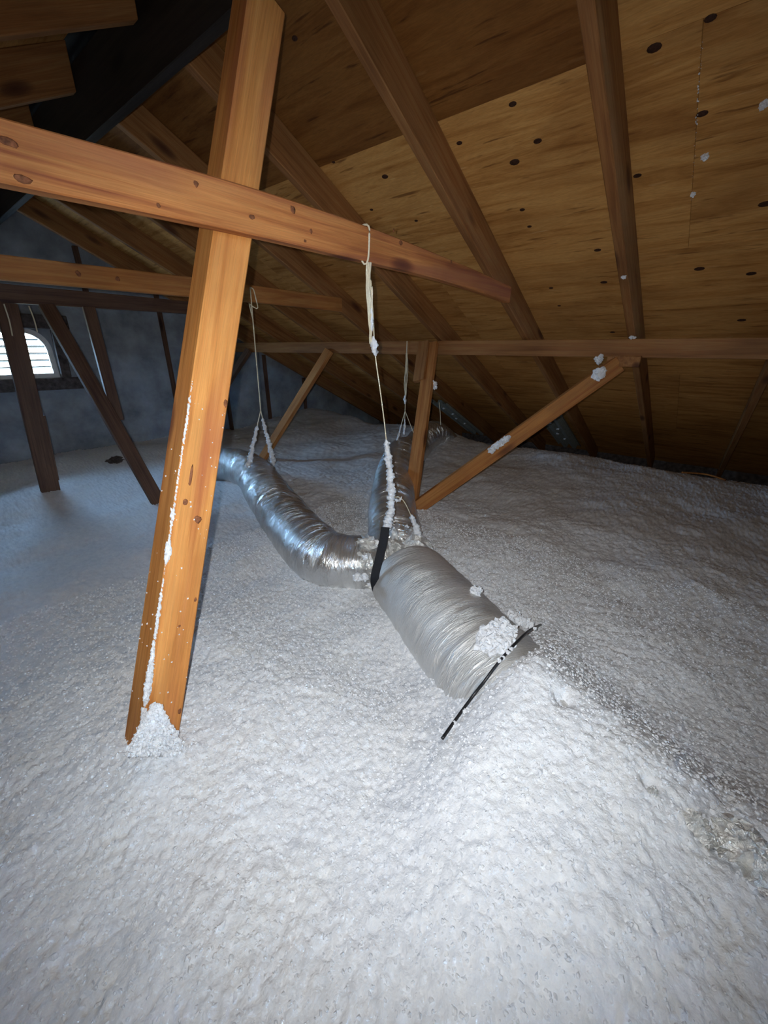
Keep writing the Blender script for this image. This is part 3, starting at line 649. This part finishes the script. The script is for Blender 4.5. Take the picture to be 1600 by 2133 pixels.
def hanger(root, label, top, bot, legs, r, loop=None, fz=(.006, .012)):
    e = empty('hanging_string', (bot[0], bot[1], bot[2]-.4)); tag(e, label, 'string')
    m = (np.array(top)+np.array(bot))/2
    cord('main_line', [top, m, bot], r, M_STRING, e)
    for i, (lg, fluffy) in enumerate(legs):
        mid = (np.array(bot)*.5+np.array(lg)*.5)
        cord('sling_leg', [bot, mid, lg], r*.9, M_STRING, e)
        if fluffy is not None:
            s0 = np.array(bot)+(np.array(lg)-np.array(bot))*fluffy
            fuzzy_cord('fluff_coating', [s0, (s0+np.array(lg))/2+np.array((.004, 0, 0)), lg], fz[0], fz[1], M_FLUFF, e, i+7)
    return e
Y2 = 2.214
t2, b2 = on_y(521, 598, Y2), on_y(543, 855, Y2+.1)
e2 = hanger('s2', 'string with a wire-like knot hanging before the pale collar tie to the bending flexible duct', t2, b2, [(on_y(516, 975, 2.36), .25), (on_y(571, 970, 2.42), .12)], .0034, fz=(.009, .017))
cord('tail_loop', [t2+np.array((0, .002, 0)), on_y(528, 603, Y2-.01), on_y(533, 622, Y2-.012), on_y(537, 642, Y2-.01), on_y(529, 640, Y2-.006), on_y(521, 634, Y2)], .003, M_STRING, e2)
cord('tail', [on_y(519, 632, Y2), on_y(523, 650, Y2-.004), on_y(527, 666, Y2-.004)], .003, M_STRING, e2)
t3, b3 = on_x(848, 710, 2.612), on_x(844, 856, 2.60)
e3 = hanger('s3', 'doubled string hanging from the purlin to the ringed duct beside the upright strut', t3, b3, [(on_x(823, 932, 2.53), .35), (on_x(842, 906, 2.56), .3), (on_x(868, 918, 2.60), None)], .0032, fz=(.005, .009))
for dx in (-2.5, 0, 2.5): cord('strand', [on_x(847+dx*.4, 735, 2.606), on_x(847+dx, 770, 2.603), on_x(845+dx, 800, 2.602), on_x(845, 838, 2.60)], .0026, M_STRING, e3, wob=.002)
fuzzy_cord('fluff_coating', [on_x(845, 822, 2.597), on_x(844, 832, 2.597), on_x(844, 842, 2.597)], .009, .010, M_FLUFF, e3, 12)
s5 = cord('thin_string', [on_x(915, 838, 3.2), on_x(917, 858, 3.2), on_x(918, 885, 3.2)], .0035, M_STRING); tag(s5, 'thin pale string hanging above the far bulge of the ringed duct', 'string')

# thin black band over the sinking end of the trunk
bp = []
for px, py in [(921, 1541), (950, 1500), (985, 1452), (1010, 1420), (1030, 1393), (1052, 1366), (1078, 1338), (1102, 1316), (1126, 1303)]:
    d = ray(px, py); z = -1.0; best = None
    for t in np.linspace(.0009, .0026, 900):
        P = d*t; dd = np.linalg.norm(trp-P, axis=1).min()
        if dd < .186 or P[2] < ground(P[0], P[1])+.012: best = P; break
    bp.append(best if best is not None else d*.0018)
bp = np.array(bp); bp[:, 2] += .004
bd = cord('duct_band', bp, .0042, M_TIE, None, .006, 8); tag(bd, 'thin black plastic band arching over the trunk duct where it sinks into the insulation', 'strap')

items = []
for px, py in [(943, 1513), (948, 1506), (968, 1482), (972, 1476), (1040, 1376), (1048, 1370), (1058, 1359), (1065, 1352), (1072, 1345), (1114, 1309), (1118, 1306)]:
    k = int(np.argmin(np.linalg.norm(np.cross(bp, ray(px, py)/np.linalg.norm(ray(px, py))), axis=1))); d = ray(px, py); c = d/np.linalg.norm(d)*np.linalg.norm(bp[k]); c = c-d/np.linalg.norm(d)*.006
    items.append((c, (.0055, .0055, .0055), int(px)))
join_fluff('fluff_specks', items, M_FLUFF, bd)
# ------------------------------------------------------------------ eave baffles and scraps
def baffle(y0, y1, x0, x1, label):
    n = 36; ys = np.linspace(y0, y1, n); w = .022*np.clip(np.sin((ys-y0)/(y1-y0)*math.pi*5)*2.5, -1, 1); vv = []; ff = []
    for th in (0, .004):
        for x in np.linspace(x0, x1, 6):
            for y, ww in zip(ys, w): vv.append((x, y, HS-SL*x-.045+ww-th))
    m = 6*n
    for i in range(5):
        for j in range(n-1):
            a = i*n+j; ff += [(a, a+n, a+n+1, a+1), (m+a, m+a+1, m+a+n+1, m+a+n)]
    o = mesh_world('eave_baffle', vv, ff, M_BAFFLE, None, False); tag(o, label, 'baffle')
    md = (y0+y1)/2
    for k in range(4):
        x = x0+.12+k*.16; v, f = fluff_verts((x, md+.02*(-1)**k, HS-SL*x-.075), (.016, .014, .008), 60+k, 2); mesh_world('dust_fleck', v, f, M_FLUFF, o)
baffle(1.20, 1.46, 4.25, 5.2, 'grey corrugated eave baffle speckled with fluff in the bay behind the diagonal strut')
baffle(2.42, 2.72, 4.15, 5.2, 'narrow grey eave baffle in the bay beside the ringed duct')
ed = cord('wood_batten', [on_z(1420, 984, -.93), on_z(1470, 988, -.93), on_z(1512, 1000, -.93)], .007, M_STRUT); tag(ed, 'thin pale batten showing along the edge of the insulation at the eave', 'board')
lc = empty('dark_debris', on_z(240, 965, -.93)); tag(lc, 'dark crumpled scrap lying on the insulation near the gable wall', 'debris')
for k, (dx, s) in enumerate([((0, 0, .02), (.055, .06, .03)), ((-.1, .02, 0), (.05, .04, .018)), ((.15, .0, 0), (.07, .03, .012))]):
    v, f = fluff_verts(on_z(240, 965, -.93)+np.array(dx), s, 80+k, 3, .7); mesh_world('scrap', v, f, M_DARKBLK, lc)

# ------------------------------------------------------------------ tufts of fluff caught on things
def roof_tuft(px, py, s, label, sd, h=HS): tuft(label, on_roof(px, py, h-.004), s, sd, None, 'tufts stuck to the roof')
roof_tuft(1592, 217, (.012, .010, .010), 'white fluff tuft stuck high on the plywood beyond the dusty rafter', 1)
roof_tuft(1468, 326, (.012, .012, .010), 'white fluff tuft on the plywood below the sheet joint', 2)
roof_tuft(1443, 405, (.013, .007, .008), 'small pointed fluff tuft lowest on the plywood joint', 3)
roof_tuft(1300, 577, (.014, .012, .006), 'thin web of fluff on the edge of the dusty rafter', 4, HU)
roof_tuft(1318, 703, (.024, .018, .010), 'flat fluff tuft lying where the dusty rafter meets the purlin', 5, HU)
A1, B1 = np.array((2.60, .49, -.085)), np.array((1.964, 1.371, -.97))
def on_strut(px, py): d = ray(px, py); t = (2.60+1.964)/2; 
def strut_pt(px, py):
    d = ray(px, py)/F; ab = B1-A1; n = np.cross(d, ab); # closest approach of the view ray and the strut axis
    M3 = np.stack([d, -ab, n], 1); s = np.linalg.solve(M3, A1); return d*s[0]*.985
for i, (px, py, s, l) in enumerate([(1249, 778, (.030, .028, .030), 'round fluff tuft caught at the top of the diagonal strut'), (1248, 748, (.020, .018, .040), 'pointed fluff tuft on the purlin above the diagonal strut'),
                                    (903, 803, (.022, .020, .032), 'white fluff tuft lodged under the splice of the upright strut'), (863, 967, (.03, .03, .03), 'fluff tuft lodged between the ringed duct and the upright strut'), (866, 925, (.022, .02, .035), 'fluff tuft at the sling of the ringed duct')]):
    c = strut_pt(px, py) if i == 0 else on_x(px, py, [0, 2.60, 2.46, 2.15, 2.50][i]); tuft(l, c, s, 10+i)
items = []
for k in range(14):
    f = k/13; c = strut_pt(1020+f*34, 942-f*26); items.append((c+np.array((-.008, -.008, .012)), (.017, .017, .015), 50+k))
ft = join_fluff('insulation_tuft', items, M_FLUFF, None); tag(ft, 'long strip of white fluff lying on the diagonal strut', 'insulation')
def trunk_top(px, py, lift):
    d = ray(px, py)
    for t in np.linspace(.0009, .0026, 1200):
        P = d*t
        if np.linalg.norm(trp-P, axis=1).min() < .172+lift: return P
    return d*.0017
for i, (px, py, sx, l) in enumerate([(992, 1232, (.035, .03, .010), 'small fluff patch on the ridge of the trunk duct'), (1035, 1325, (.095, .055, .020), 'broad heap of fluff lying on top of the trunk duct'), (1083, 1290, (.028, .05, .016), 'fluff patch on the shoulder of the trunk duct by the black band')]):
    c = trunk_top(px, py, 0); v, f = puffs(c, sx, 40+i, [60, 240, 90][i], .55); o = mesh_world('insulation_tuft', v, f, M_FLUFF, None); tag(o, l, 'insulation')
items = []
for k in range(26):
    px, py = random.choice([(748, 1195), (755, 1150), (762, 1212), (795, 1215), (820, 1150), (790, 1235)]); c = on_y(px+random.uniform(-8, 8), py+random.uniform(-12, 12), 1.0); r = random.uniform(.006, .014); items.append((c, (r, r, r), k))
fj = join_fluff('junction_fluff', items, M_FLUFF, wye)
